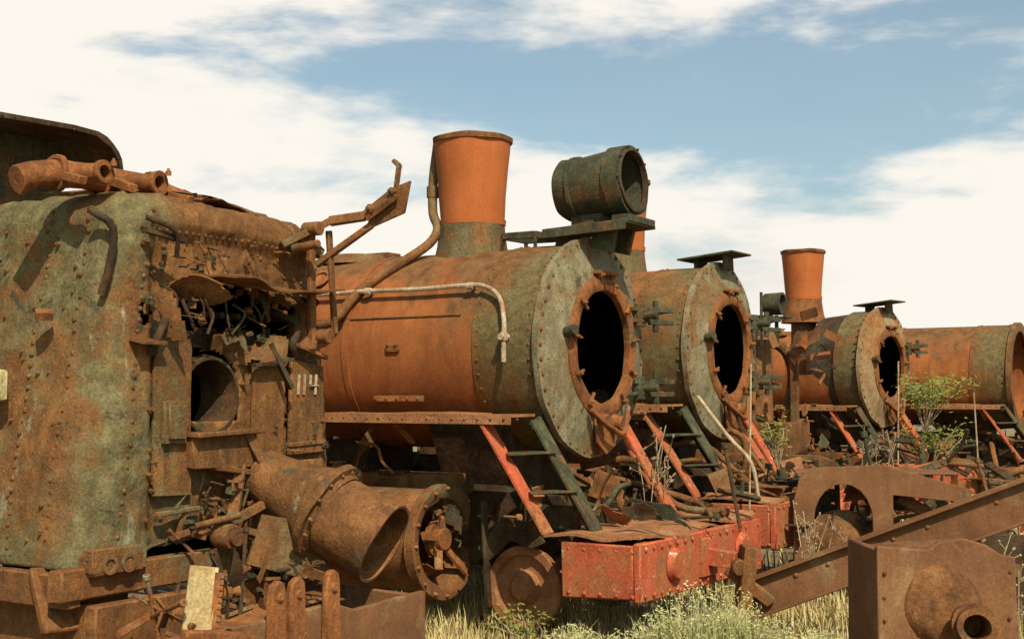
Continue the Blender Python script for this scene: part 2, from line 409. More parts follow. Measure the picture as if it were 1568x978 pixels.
        b = B(); b.lathe((cx, 0, zb), (0, 0, 1), [(-.14, .36), (-.02, .33), (.05, .315), (.245, .29), (.245, .2), (-.14, .2)], 48, closed=True)
        for i in range(14):
            a = 2*PI*i/14; b.rivet((cx+.29*math.cos(a), .29*math.sin(a), zb+.215), (math.cos(a), math.sin(a), 0), .013)
        b.obj('chimney_base', E, M['green2'] if 'cut' not in opts else M['ring'])
        b = B(); b.lathe((cx, 0, zb), (0, 0, 1), [(-.1, .19), (.96, .30), (.96, .29), (-.1, 0)], 24); b.obj('chimney_flue', E, M['soot_shade'])
    b = B()
    for sgn in (-1, 1):
        NS = 14
        for q in range(NS):
            x0 = -H+(H-.05)*q/NS; x1 = -H+(H-.05)*(q+1)/NS
            b.box(((x0+x1)/2, sgn*1.0, 1.80+.006*math.sin(q*2.3)), (x1-x0-.004, .34, .02), (0, .008*math.sin(q*1.7), 0))
        b.box((-H/2-.02, sgn*1.165, 1.765), (H-.1, .014, .07))
        for t_ in (-.4, -1.3, -2.4, -3.6):
            b.bar((t_, sgn*.75, 1.55), (t_, sgn*1.1, 1.78), .05, .02)
    b.obj('running_boards', E, M['redtop'], jit=.018, jf=1.7)
    b = B()
    b.rivline((-4.5, -1.174, 1.77), (.0, -1.174, 1.77), (0, -1, 0), .12, .012)
    b.obj('board_rivets', E, M['ring'])
    b = B()
    for sgn in (-1, 1):
        pts = [(-H, .55), (-4.4, .55), (-4.2, .9), (-3.6, .9), (-3.4, .55), (-3.0, .55), (-2.9, .9), (-2.3, .9), (-2.1, .55), (-.8, .55), (-.6, .8), (0.0, .8), (.2, .45), (.95, .45), (.95, .84), (.3, .86), (.0, 1.15), (-H, 1.2)]
        b.prism(pts, (0, sgn*.5, 0), (1, 0, 0), (0, 0, 1), .04)
    for t_ in (-4.8, -3.2, -1.9, -.1): b.box((t_, 0, .98), (.05, .94, .3))
    b.obj('main_frames', E, M['dark'], bevel=.004)
    b = B()
    b.prism([(-.42, .98), (.42, .98), (.36, 1.2), (.62, cz-.62), (.3, cz-.76), (-.3, cz-.76), (-.62, cz-.62), (-.36, 1.2)], (-.85, 0, 0), (0, 1, 0), (0, 0, 1), .8)
    b.box((-2.9, 0, 1.45), (1.6, .7, .5))
    b.obj('saddle', E, M['dark'], bevel=.01)
    cx2 = -.90
    for sgn in (-1, 1):
        b = B()
        b.lathe((cx2, sgn*.86, .76), (1, 0, 0), [(-1.3, .05), (-1.3, .46), (-1.22, .46), (-1.2, .42), (-.06, .42), (-.06, .47), (.03, .47), (.03, .40), (0, .35), (-.2, .33), (-.6, .32), (-.6, 0)], 48)
        b.box((cx2-.5, sgn*.62, 1.1), (.9, .3, .4))
        b.obj('cylinder', E, M['brown'], bevel=.004, jit=.012, jf=3)
        b = B()
        for i in range(16):
            a = 2*PI*i/16; b.bolt((cx2+.03, sgn*.86+.435*math.cos(a), .76+.435*math.sin(a)), (1, 0, 0), .018, .03)
        for i, rr_ in enumerate((.34, .2, .33, .25, .36)):
            a = 2*PI*i/5+.4; b.bar((cx2-.06, sgn*.86, .78), (cx2-.02+.02*i, sgn*.86+rr_*math.cos(a), .76+rr_*math.sin(a)), .07, .03, i)
        b.lathe((cx2-.1, sgn*.86, .78), (1, 0, 0), [(0, .0), (0, .15), (.05, .15), (.05, .1), (.12, .09), (.12, 0)], 20)
        b.obj('cylinder_end', E, M['ring'], bevel=.004)
    clutter(E, (cx2-.15, -1.15, .5), (cx2+.05, -.6, 1.1), 12, size=.5, seed=int(loc[0]*13)+2, name='cylinder_bits')
    b = B()
    for t_ in (-2.75, -4.0, -5.25):
        for sgn in (-1, 1): wheel(b, (t_, sgn*.64, .62), .56)
        b.cyl((t_, -.6, .62), (t_, .6, .62), .08)
    b.bar((-5.2, -.78, .55), (-2.75, -.78, .55), .05, .1)
    b.bar((-2.75, -.84, .75), (-2.1, -.86, .76), .05, .09)
    b.obj('driving_wheels', E, M['dark'])
    b = B()
    for sgn in (-1, 1):
        c = Vector((-.22, sgn*.68, .42))
        b.lathe(c, (0, sgn, 0), [(-.05, 0), (-.05, .32), (.03, .34), (.05, .33), (.05, .27), (.0, .25), (-.0, .14), (.05, .12), (.08, .09), (.08, 0)], 36)
    b.cyl((-.22, -.6, .42), (-.22, .6, .42), .07)
    b.obj('leading_wheels', E, M['redtop'])
    b = B()
    b.prism([(-.62, .72), (-.38, .98), (-.1, .95), (.02, .80), (-.1, .74), (-.3, .80), (-.5, .62)], (0, -.78, 0), (1, 0, 0), (0, 0, 1), .03)
    b.box((.05, -.72, 1.0), (.5, .05, .18)); b.bar((-.55, -.80, 1.1), (-.50, -.80, .25), .07, .03)
    b.obj('pony_truck_frame', E, M['dark'], bevel=.006)
    # buffer beam and deck
    b = B()
    b.box((1.02, 0, .665), (.06, 2.34, .44)); b.box((.69, -1.145, .665), (.60, .05, .40)); b.box((.72, 1.145, .665), (.54, .05, .40))
    b.box((.45, 0, .72), (.05, 2.2, .25))
    b.obj('buffer_beam', E, M['red'], bevel=.012, jit=.026, jf=3)
    b = B()
    b.ragged((.62, -.35, .89), (1, 0, 0), (0, 1, 0), .86, 1.66, .02, .05, .03, seed=loc[0], bend=.03)
    b.ragged((.60, .80, .90), (1, 0, 0), (0, 1, 0), .86, .72, .02, .08, .03, seed=loc[0]+3, bend=.05)
    b.obj('front_deck', E, M['redtop'])
    b = B()
    b.rivline((1.055, -1.1, .84), (1.055, 1.1, .84), (1, 0, 0), .13, .018)
    b.rivline((1.055, -1.1, .5), (1.055, 1.1, .5), (1, 0, 0), .13, .018)
    b.rivline((.45, -1.175, .82), (.98, -1.175, .82), (0, -1, 0), .12, .016)
    b.rivline((.45, -1.175, .5), (.98, -1.175, .5), (0, -1, 0), .12, .016)
    for q in (-.62, .72):
        b.cyl((1.05, q, .68), (1.10, q, .68), .13, .10, n=20)
    b.bar((1.05, 0, .68), (1.3, 0, .66), .09, .13); b.box((1.06, 0, .68), (.04, .3, .3))
    b.obj('buffers_and_coupling', E, M['red'], bevel=.004)
    b = B()
    b.bar((-.36, -1.08, 1.76), (.23, -1.08, .90), .15, .03, 0.0)
    b.bar((-.36, 1.08, 1.76), (.23, 1.08, .90), .15, .03, 0.0)
    b.bar((.02, 0.55, 1.74), (.55, .5, .92), .12, .03, 0.0)
    b.obj('braces', E, M['red'], bevel=.005, jit=.02)
    b = B()
    b.bar((-.05, -.82, 1.76), (.5, -.82, .92), .15, .03, 0.0); b.bar((-.10, -.76, 1.76), (.45, -.76, .92), .03, .12, 0.0)
    for t_ in (.3, .65):
        b.bar((-.36+.59*t_, -1.05, 1.76-.86*t_), (-.05+.55*t_, -.8, 1.76-.84*t_), .22, .02)
    b.obj('step_stringer', E, M['green'], bevel=.005, jit=.02)
    if not lamp and 'open' not in opts:
        b = B(); b.box((-.05, .02, cz+.99), (.62, .55, .02), (0, -.09, 0)); b.bar((-.2, 0, cz+.85), (-.2, 0, cz+.99), .3, .03); b.bar((.1, 0, cz+.85), (.1, 0, cz+1.0), .25, .03)
        b.obj('lamp_bracket', E, M['green'], bevel=.003, jit=.02)
    if lamp:
        b = B()
        ax = Vector((1, 0, .07)).normalized(); o = Vector((-.22, -.02, cz+1.34))
        b.lathe(o, ax, [(0, 0), (0, .25), (.02, .265), (.14, .27), (.14, .285), (.17, .285), (.17, .27), (.5, .27), (.5, .29), (.64, .29), (.64, .265), (.15, .24), (.15, 0)], 44)
        b.obj('headlamp', E, M['green'], jit=.022, jf=5)
        b = B()
        b.lathe(o, ax, [(.60, .26), (.66, .27), (.665, .245), (.62, .235)], 44, closed=True)
        for i in range(10):
            a = i*2*PI/10; b.bolt(o+ax*.64+Vector((0, math.cos(a), math.sin(a)))*.28, ax, .012, .015)
        b.cyl(o+ax*.1+Vector((0, 0, 0)), o+ax*.5, .05, n=12)
        b.obj('lamp_rim', E, M['dark'], jit=.01, jf=5)
        b = B()
        b.box((.1, 0, cz+.995), (.78, .56, .03), (0, -.04, 0)); b.box((.1, -.29, cz+.965), (.78, .015, .08), (0, -.04, 0))
        b.box((.42, 0, cz+1.04), (.16, .5, .06)); b.box((.05, 0, cz+1.06), (.3, .3, .10))
        b.bar((-.15, -.15, cz+.82), (-.1, -.15, cz+1.0), .05, .2); b.bar((.2, -.15, cz+.8), (.25, -.15, cz+1.0), .05, .2); b.bar((.2, .15, cz+.8), (.25, .15, cz+1.0), .05, .2)
        b.cyl((.08, 0, cz+1.0), (.08, 0, cz+1.12), .12)
        for (p, q) in (((-.75, -.2), (-.42, -.2)), ((-.75, .2), (-.42, .2)), ((-.75, -.2), (-.75, .2)), ((-.42, -.2), (-.42, .2))):
            b.bar((p[0], p[1], cz+.97), (q[0], q[1], cz+.97), .03, .06)
            b.bar((p[0], p[1], cz+.82), (p[0], p[1], cz+.98), .04, .02)
        b.obj('lamp_bracket', E, M['green'], bevel=.004, jit=.012, jf=4)
    clutter(E, (-.5, -.9, .95), (1.0, .95, 1.2), 28, size=1.0, seed=int(loc[0]*100)+5, name='front_fittings', mats=('brown', 'dark', 'green', 'redtop'))
    clutter(E, (-5, -1.0, .9), (-.4, -.7, 1.65), 46, size=1.1, seed=int(loc[0]*77)+9, name='side_gear', mats=('brown', 'dark', 'green'))
    b = B()
    R2 = random.Random(int(loc[0]*31))
    for i in range(4):
        y0 = R2.uniform(-.8, .9)
        b.tube([(-.5, y0, 1.1+R2.uniform(0, .3)), (0, y0+R2.uniform(-.2, .2), 1.2+R2.uniform(-.1, .2)), (.5, y0+R2.uniform(-.3, .3), 1.02), (.9, y0+R2.uniform(-.3, .3), .96)], R2.uniform(.014, .034))
    b.obj('front_pipes', E, M['brown'])
    return E

ROT = math.radians(-32)
L1 = locomotive('steam_locomotive', (.66, 11.04, 0), ROT, lamp=True)
L2 = locomotive('steam_locomotive.001', (2.2, 13.85, 0.06), ROT, cz=2.38)
L4 = locomotive('steam_locomotive.002', (5.77, 20.3, 0), math.radians(-40), cz=2.4, frontmat='front_rusty', opts=('cut',))
L5 = locomotive('steam_locomotive.003', (8.75, 22.6, 0), ROT, cz=2.3, chimney=False, opts=('open',))

# extra pipework on the nearest engine
cz = 2.36
b = B()
b.tube([(-3.0, -.80, 2.85), (-2.4, -.80, 2.845), (-1.8, -.80, 2.856), (-1.2, -.80, 2.85), (-.72, -.80, 2.86), (-.52, -.82, 2.84), (-.36, -.86, 2.74), (-.28, -.92, 2.55), (-.27, -.94, 2.4), (-.27, -.94, 2.22)], .02, 10)
for t_ in (-2.5, -1.75, -.68):
    b.cyl((t_, -.66, 2.83), (t_, -.81, 2.855), .016, n=8); b.cyl((t_-.03, -.80, 2.853), (t_+.03, -.80, 2.853), .032, n=10)
b.cyl((-.27, -.86, 2.42), (-.27, -.99, 2.42), .026, n=10); b.cyl((-.27, -.94, 2.39), (-.27, -.94, 2.46), .032, n=10)
b.obj('handrail', L1, M['pale'])
b = B()
b.tube([(-1.50, -.12, 4.22), (-1.54, -.13, 3.9), (-1.52, -.16, 3.6), (-1.44, -.2, 3.45), (-1.46, -.3, 3.3), (-1.62, -.5, 3.12), (-1.82, -.72, 2.92), (-1.93, -.84, 2.76), (-2.0, -.93, 2.62), (-2.2, -.95, 2.56), (-2.9, -.95, 2.56)], .042, 12)
b.lathe((-1.54, -.135, 3.74), (0, 0, 1), [(0, .042), (0, .056), (.1, .056), (.1, .042)], 12)
b.obj('blower_pipe', L1, M['brown'])
b = B()
b.box((-1.42, -.875, 2.33), (.12, .03, .015)); b.box((-1.42, -.885, 2.36), (.14, .015, .05)); b.bolt((-1.46, -.87, 2.38), (0, -1, 0), .02, .04); b.bolt((-1.38, -.87, 2.38), (0, -1, 0), .02, .04)
b.box((-1.4, -.82, 1.93), (.5, .05, .05)); b.rivline((-1.62, -.85, 1.93), (-1.18, -.85, 1.93), (0, -1, 0), .09, .016)
b.lathe((-2.45, -.62, 2.99), (0, -.7, .7), [(-.02, .0), (.02, .12), (.03, .12), (.03, .09), (.0, .09)], 24)
b.obj('boiler_fittings', L1, M['ring'], bevel=.002)
b = B()
b.prism([(-2.75, 2.61), (-.75, 2.61), (-.75, 2.622), (-2.75, 2.625)], (0, -.832, 0), (1, 0, 0), (0, 0, 1), .02)
b.cyl((-2.5, 0, 3.18), (-2.5, 0, 3.27), .38, .3, n=32); b.box((-2.3, .1, 3.27), (.3, .2, .05))
b.obj('boiler_lap_strip', L1, M['brown'], bevel=.002)

# stripped engine on the track between
L3 = empty('stripped_locomotive_frame', (4.32, 16.9, 0), ROT)
b = B()
b.lathe((-2.2, 0, 2.3), (1, 0, 0), [(-4, .8), (0, .8), (.03, .86), (.05, .86), (.05, 0)], 48)
b.obj('boiler_stub', L3, M['barrel'])
b = B()
for sgn in (-1, 1): b.prism([(-5, .5), (1, .5), (1, .85), (-.2, 1.2), (-5, 1.2)], (0, sgn*.5, 0), (1, 0, 0), (0, 0, 1), .04)
b.box((-1.1, 0, 1.3), (.9, .9, .6)); b.box((-1.1, -.5, 1.9), (.1, .08, 1.7)); b.box((-.8, .3, 1.9), (.1, .08, 1.5))
b.cyl((-1.2, .0, 1.6), (-1.2, 0, 2.7), .2, .17, n=20)
b.tube([(-1.0, .4, 1.5), (-.9, .5, 2.2), (-1.0, .4, 2.6), (-1.3, .2, 2.7)], .07)
b.obj('frame', L3, M['brown'], bevel=.005)
b = B(); b.lathe((-.95, -.35, 3.15), (1, 0, 0), [(0, 0), (0, .14), (.24, .15), (.24, .12), (.05, .1)], 24); b.bar((-.8, -.35, 2.6), (-.8, -.35, 3.0), .04, .04)
b.box((-.8, -.35, 2.97), (.36, .26, .02)); b.bar((-.95, -.5, 2.6), (-.95, -.5, 3.3), .03, .03); b.obj('lamp', L3, M['green'])
b = B(); b.box((1.02, 0, .9), (.06, 2.3, .42)); b.box((.7, -1.13, .9), (.6, .05, .4)); b.obj('buffer_beam', L3, M['red'], bevel=.01, jit=.02)
b = B(); b.prism([(-1.9, 3.22), (-1.55, 3.25), (-1.2, 3.18), (-1.25, 2.9), (-1.6, 2.8), (-1.9, 2.9)], (0, -.3, 0), (1, 0, 0), (0, 0, 1), .03); b.obj('torn_sheet', L3, M['brown'])
clutter(L3, (-1.6, -.8, 1.2), (-.3, .8, 3.0), 50, size=1.0, seed=55, mats=('brown', 'dark', 'ring'))
clutter(L3, (-1.0, -1, 1.0), (1, 1, 1.4), 40, size=1.1, seed=56, mats=('brown', 'dark', 'redtop', 'green'))

# ------------------------------------------------------------------ near wreck: firebox backhead
W = empty('wrecked_locomotive_firebox', (-1.837, 8.533, 0), ROT)
rc = .26; hw = 1.1; ztop = 3.2; rt = .16
path = []
def addp(x, y, nx, ny): path.append((x, y, nx, ny))
N1 = 60
for i in range(N1): addp(-3.2+(3.2-rc)*i/N1, -hw, 0, -1)
for i in range(12):
    a = i/12*PI/2; addp(-rc+rc*math.sin(a), -hw+rc-rc*math.cos(a), math.sin(a), -math.cos(a))
N2 = 100
for i in range(N2+1): addp(0, -hw+rc+(2*hw-2*rc)*i/N2, 1, 0)
for i in range(1, 12):
    a = i/12*PI/2; addp(-rc+rc*math.cos(a), hw-rc+rc*math.sin(a), math.cos(a), math.sin(a))
for i in range(20): addp(-rc-(1.6)*i/20, hw, 0, 1)
def wsc(z): return 1.12 - .30*max(0, min(1, (z-1.0)/2.2))
rows = []
zb0 = .95; NZ = 120
for j in range(NZ+1):
    z = zb0+(ztop-rt-zb0)*j/NZ
    rows.append([(p[0], p[1], z, p[2], p[3], 0.0) for p in path])
for j in range(1, 7):
    a = j/6*PI/2; z = ztop-rt+rt*math.sin(a); o = rt*(1-math.cos(a))
    rows.append([(p[0]-p[2]*o, p[1]-p[3]*o, z, p[2], p[3], o) for p in path])
for j in range(1, 9):
    o = rt+j*.11
    rows.append([(p[0]-p[2]*o, p[1]-p[3]*o, ztop+.01*j, p[2], p[3], o) for p in path])
def dent(x, y, z):
    v = Vector((x*1.7, y*1.7, z*1.7)); return .04*noise.noise(v)+.016*noise.noise(v*4.3)+.007*noise.noise(v*11)
def recess(y, z):
    a_ = max(0, min(1, (y+.70)/.08)); b_ = max(0, min(1, (3.02-z)/.1)); c_ = max(0, min(1, (.86-y)/.06))
    return -.055*a_*b_*c_
nc = len(path); vs = []; fs = []
for j, row in enumerate(rows):
    for (x, y, z, nx, ny, o) in row:
        yy = y*wsc(z); d_ = dent(x, yy, z)
        if nx > .95 and o == 0: d_ += recess(yy, z)
        zz = z - (.06*max(0, y-.2) if z > 2.8 else 0)
        if z < 1.05 and nx > .5: zz += .22*max(0, (y+1.0))*.8*(1.05-z)/.1
        vs.append((x+nx*d_, yy+ny*d_, zz+(d_ if o > .1 else 0)))
def inhole(y, z):
    w1 = noise.noise(Vector((y*5, z*5, 3.3)))*.34+noise.noise(Vector((y*14, z*14, 7)))*.2
    e1 = ((y+.06)/.74)**2+((z-2.43-.04*math.sin(y*5))/.20)**2
    if e1+w1*1.6 < 1: return True
    if abs(y+.13) < .235 and 1.77 < z < 2.0: return True
    if ((y+.13)/.235)**2+((z-2.0)/.24)**2 < 1 and z >= 2.0: return True
    e3 = ((y-.30)/.10)**2+((z-1.42)/.12)**2
    if e3+w1 < .9: return True
    return False
for j in range(len(rows)-1):
    for i in range(nc-1):
        x, y, z, nx, ny, o = rows[j][i]
        if nx > .8 and o == 0 and inhole(y*wsc(z), z): continue
        fs.append((j*nc+i, j*nc+i+1, (j+1)*nc+i+1, (j+1)*nc+i))
b = B(); b.add(vs, fs); b.obj('firebox_shell', W, M['backhead'], solid=.025, smooth=50)
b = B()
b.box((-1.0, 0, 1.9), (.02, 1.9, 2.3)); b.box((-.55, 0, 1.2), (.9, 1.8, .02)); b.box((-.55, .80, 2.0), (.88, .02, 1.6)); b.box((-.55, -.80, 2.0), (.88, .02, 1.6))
b.obj('inner_firebox', W, M['soot_shade'])  # box added to stop light from behind; its black stands for shade
b = B()
b.box((-.35, 0, 2.75), (.5, 1.4, .02)); b.ragged((-.16, -.1, 2.33), (0, 1, 0), (0, 0, 1), 1.3, .18, .015, .07, .025, 4.4)
for i in range(9): b.cyl((-.8, -.6+i*.15, 2.5), (-.1, -.6+i*.15+.02, 2.48), .022, n=8)
b.obj('inner_stays', W, M['dark'])
b = B()
b.lathe((-.06, -.13, 1.95), (1, 0, 0), [(-.3, .22), (.02, .235), (.02, .255), (-.05, .27)], 32)
b.obj('firehole_lining', W, M['dark'])
b = B()
def surf(y, z): return dent(0, y, z)+recess(y, z)+.001
for z in [1.05+.068*i for i in range(31)]:
    s_ = wsc(z)
    y = (-hw+rc)*s_+.01
    if R.random() > .1: b.rivet((surf(y, z), y, z), (1, -.1, 0), .017)
    y = (hw-rc)*s_
    if R.random() > .15: b.rivet((surf(y, z), y, z), (1, .1, 0), .017)
    if R.random() > .1: b.rivet((-rc-.03, -hw*s_-dent(-rc, -hw*s_, z)-.002, z), (0, -1, 0), .017)
    if R.random() > .1: b.rivet((-.62, -hw*s_-dent(-.62, -hw*s_, z)-.002, z), (0, -1, 0), .017)
for i in range(26):
    y = -.78+i*.056
    b.rivet((surf(y, 2.98), y, 2.98-(.06*max(0, y-.2))), (1, 0, .2), .014)
for z in (1.2, 1.45, 1.62, 2.75, 2.88):
    for i in range(9):
        y = -.7+i*.17+R.uniform(-.02, .02)
        if inhole(y, z) or R.random() < .25: continue
        b.rivet((surf(y, z), y, z), (1, 0, 0), R.uniform(.012, .022))
for i in range(60):
    y = R.uniform(-.8, .85); z = R.uniform(1.05, 3.0)
    if inhole(y, z): continue
    b.bolt((surf(y, z), y, z), (1, R.uniform(-.2, .2), R.uniform(-.2, .2)), R.uniform(.012, .022), R.uniform(.03, .06))
for i in range(30):
    x = R.uniform(-1.1, -.3); z = R.uniform(1.1, 3.0)
    b.bolt((x, -hw*wsc(z)-dent(x, -hw*wsc(z), z), z), (0, -1, 0), R.uniform(.010, .016), R.uniform(.015, .03))
b.obj('rivets_and_stays', W, M['brown'])
b = B()
b.prism([(-.66, 1.35), (-.34, 1.33), (-.36, 1.9), (-.34, 2.25), (-.38, 2.36), (-.62, 2.34), (-.68, 2.1)], (.0, 0, 0), (0, 1, 0), (0, 0, 1), .03)
b.box((.04, -.52, 1.79), (.03, .2, .26), (0, 0, .0)); b.box((.065, -.52, 1.79), (.02, .15, .2))
b.prism([(.20, 1.5), (.50, 1.5), (.52, 2.0), (.44, 2.35), (.22, 2.3)], (.0, 0, 0), (0, 1, 0), (0, 0, 1), .03)
b.prism([(.54, 1.55), (.90, 1.55), (.88, 2.15), (.54, 2.2)], (.03, 0, 0), (0, 1, 0), (0, 0, 1), .03)
b.box((.03, -.12, 1.60), (.10, .56, .22)); b.box((.08, -.12, 1.715), (.14, .6, .03))
b.box((.03, -.45, 1.24), (.05, .4, .03)); b.box((.03, .0, 1.10), (.06, .3, .1))
b.box((.05, -.98, 1.0), (.08, .4, .14)); b.bar((.03, -.2, 1.5), (.06, .35, 1.42), .09, .04)
b.box((.03, .72, 1.62), (.05, .36, .03)); b.box((.03, .70, 1.48), (.06, .3, .05))
b.obj('riveted_plates', W, M['backhead'], bevel=.006, jit=.02, jf=5)
b = B()
b.ragged((.13, .25, 2.68), (1, 0, -.15), (.03, 1, .0), .34, 1.05, .014, .035, .02, 2.2, .035)
b.ragged((.06, -.38, 2.60), (1, 0, .35), (.1, 1, -.2), .24, .5, .012, .06, .02, 5.2, .05)
b.ragged((.08, .64, 2.45), (1, .3, 0), (0, .1, 1), .2, .36, .012, .08, .02, 6.2, .05)
b.ragged((.06, -.60, 2.45), (1, .5, 0), (0, -.1, 1), .22, .36, .012, .1, .02, 8.1, .06)
b.ragged((.03, .15, 2.25), (.3, 1, 0), (.3, 0, 1), .6, .2, .012, .1, .02, 9.7, .06)
b.box((.05, -.75, 2.28), (.12, .2, .02), (0, .2, 0))
b.obj('torn_shelf_plates', W, M['brown'])
b = B()
b.tube([(-.16, -1.03, 3.06), (-.05, -.95, 2.95), (-.06, -.97, 2.7), (-.1, -.99, 2.55)], .024)
b.tube([(.1, -.83, 3.02), (.16, -.65, 2.95), (.12, -.6, 2.8)], .016)
b.bar((.06, -.8, 2.95), (.14, -.55, 2.9), .05, .03)
for i in range(14):
    y = R.uniform(-.8, .7); z = 2.62+R.uniform(-.08, .04)
    b.tube([(.0, y, z), (.07, y+R.uniform(-.08, .08), z-.07), (.03+R.uniform(0, .08), y+R.uniform(-.1, .1), z-.2)], R.uniform(.006, .014), 6)
b.tube([(-.2, .52, 2.55), (.07, .55, 2.45), (.09, .5, 2.3), (.0, .62, 2.2)], .03)
b.tube([(-.15, -.6, 2.5), (.05, -.62, 2.45), (.07, -.7, 2.3), (.03, -.72, 2.2)], .026)
b.bar((.06, .15, 2.15), (.08, .5, 2.2), .05, .02); b.bar((.06, .3, 2.3), (.12, .46, 2.0), .05, .03)
b.obj('broken_pipework', W, M['dark'])
b = B()
b.bar((.02, .45, 2.98), (.22, .72, 3.16), .10, .05); b.bar((.22, .72, 3.16), (.42, .86, 3.20), .11, .06); b.bar((.42, .86, 3.20), (.62, .95, 3.36), .15, .05, .5)
b.bar((.10, .72, 2.86), (.45, .90, 3.14), .07, .04); b.bar((.62, .95, 3.36), (.64, .96, 3.56), .05, .02); b.bar((.64, .96, 3.55), (.60, .95, 3.59), .05, .03)
b.prism([(0, 0), (.30, .12), (.34, .34), (.18, .28), (.05, .1)], (.40, .88, 3.10), (.8, .3, 0), (0, 0, 1), .03)
b.bolt((.5, .84, 3.24), (0, -1, 0), .035, .06); b.bolt((.64, .9, 3.36), (0, -1, 0), .03, .06)
b.bar((.14, .62, 3.12), (.12, .66, 2.30), .06, .04); b.bar((.20, .74, 3.1), (.18, .84, 2.38), .05, .03); b.bar((.1, .56, 3.05), (.1, .76, 2.94), .06, .08)
b.cyl((.1, .6, 3.1), (.24, .6, 3.1), .05); b.cyl((.1, .72, 2.36), (.24, .72, 2.36), .05); b.cyl((.08, .5, 2.96), (.3, .52, 2.98), .03)
b.bar((.1, .5, 2.3), (.14, .8, 2.22), .05, .03)
b.obj('lever_bracket', W, M['brown'], bevel=.006, jit=.01, jf=6)
b = B()   # painted number 114
for i, y in enumerate((.60, .66)): b.bar((.053, y, 1.96), (.053, y+.01, 2.10), .022, .006)
b.bar((.053, .78, 1.96), (.053, .79, 2.10), .020, .006); b.bar((.055, .72, 2.02), (.055, .81, 2.025), .018, .006); b.bar((.053, .725, 2.03), (.053, .732, 2.10), .018, .006)
b.obj('painted_number', W, M['pale'])
b = B()
for i, y in enumerate((-.98, -.55)):
    b.lathe((-.45, y, 3.29), (1, .1, 0), [(0, .0), (0, .065), (.30, .065), (.30, .078), (.33, .078), (.33, .045), (.25, .04), (.25, 0)], 20)
    b.bolt((-.1, y+.08, 3.34), (0, 0, 1), .02, .04)
b.tube([(-.42, -1.35, 3.22), (-.40, -1.15, 3.28), (-.38, -.8, 3.30), (-.36, -.4, 3.29), (-.35, -.1, 3.22)], .085, 14)
for y in (-1.1, -.75, -.35): b.lathe((-.39, y-.02, 3.29), (0, 1, 0), [(0, .085), (0, .11), (.04, .11), (.04, .085)], 18)
b.bar((-.28, -1.12, 3.27), (-.12, -1.12, 3.22), .06, .05); b.bar((-.28, -.74, 3.28), (-.1, -.76, 3.22), .07, .05); b.bar((-.25, -.30, 3.24), (-.1, -.28, 3.2), .07, .06)
b.obj('steam_manifold', W, M['ring'], bevel=.006, jit=.016, jf=6)
b = B()
pts = [(-2.6, 3.80), (-.1, 3.88), (.12, 3.87), (.20, 3.845), (.26, 3.80), (.31, 3.75), (.34, 3.70), (.36, 3.60), (.33, 3.60), (.30, 3.69), (.23, 3.77), (.10, 3.83), (-.1, 3.84), (-2.6, 3.76)]
b.prism(pts, (-2.3, 0, 0), (0, 1, 0), (0, 0, 1), 1.7)
b.obj('cab_roof', W, M['dark'], bevel=.004)
b = B(); b.box((-1.9, -.95, 3.4), (.03, 2.1, .85)); b.obj('cab_bulkhead', W, M['green'])
b = B(); b.rivline((-1.45, -1.6, 3.83), (-1.45, .1, 3.85), (1, 0, 0), .1, .012); b.obj('roof_rivets', W, M['dark'])
b = B(); b.box((-.9, -1.20, 2.02), (.42, .06, .20), (0, 0, 0)); b.box((-.80, -1.25, 2.08), (.22, .04, .10), (0, .1, 0))
b.obj('cream_bracket', W, M['cream'], bevel=.01, jit=.02, jf=6)
b = B()
b.tube([(-1.3, -1.3, 2.3), (-.95, -1.3, 1.9), (-1.2, -1.3, 1.6)], .03)
b.bar((-.45, -1.12, 2.45), (-.4, -1.15, 2.42), .1, .05)
b.obj('side_brackets', W, M['brown'])
# one flared duct ending in an open pipe mouth
do = Vector((.03, .25, 1.44)); dd = Vector((.89, .21, -.44)); dn = dd.normalized(); DL = dd.length
b = B()
b.lathe(do, dn, [(0, .17), (.12, .185), (.28, .215), (.42, .25), (.54, .295), (.54, .335), (.59, .335), (.59, .29), (.62, .272)], 44)
b.obj('flared_duct', W, M['backhead'], jit=.03, jf=3)
b = B()
b.pipe(do+dn*.60, do+dn*DL, .27, .018, 48)
b.obj('open_pipe_mouth', W, M['brown'], jit=.014, jf=4)
b = B(); b.lathe(do, dn, [(.95, .251), (.6, .252), (.3, .19), (.1, .17), (.1, 0)], 32); b.obj('pipe_interior', W, M['brown'])
b = B()
_, x_, y_ = basis(dn)
for i in range(16):
    a = i*2*PI/16; b.bolt(do+dn*.59+(x_*math.cos(a)+y_*math.sin(a))*.312, dn, .014, .022)
b.bar((.05, .05, 1.5), (.15, -.15, 1.02), .07, .04); b.bar((.12, -.2, 1.12), (.2, .1, 1.25), .05, .05)
b.lathe((.1, -.18, 1.08), (1, -.1, -.1), [(0, 0), (0, .09), (.05, .10), (.14, .07), (.14, .05), (.18, .05), (.18, 0)], 20)
b.cyl((.1, -.4, 1.15), (.24, -.15, 1.2), .022, n=16); b.bar((.2, -.1, 1.1), (.28, .3, .98), .16, .04)
b.bar((.04, .08, 1.72), (.10, .22, 1.45), .14, .06)
b.prism([(0, 0), (.5, -.1), (.62, -.32), (.3, -.42), (-.1, -.3)], (.30, -.02, 1.20), (.5, .9, 0), (0, 0, 1), .03)
b.obj('damper_gear', W, M['brown'], bevel=.008, jit=.014, jf=6)
clutter(W, (.02, -.5, 1.02), (.14, .10, 1.42), 30, size=.5, seed=5, mats=('brown', 'green', 'dark'))
clutter(W, (-.04, -.8, 2.28), (.06, .8, 2.66), 40, size=.42, seed=6, mats=('brown', 'green', 'dark'), name='torn_edge')
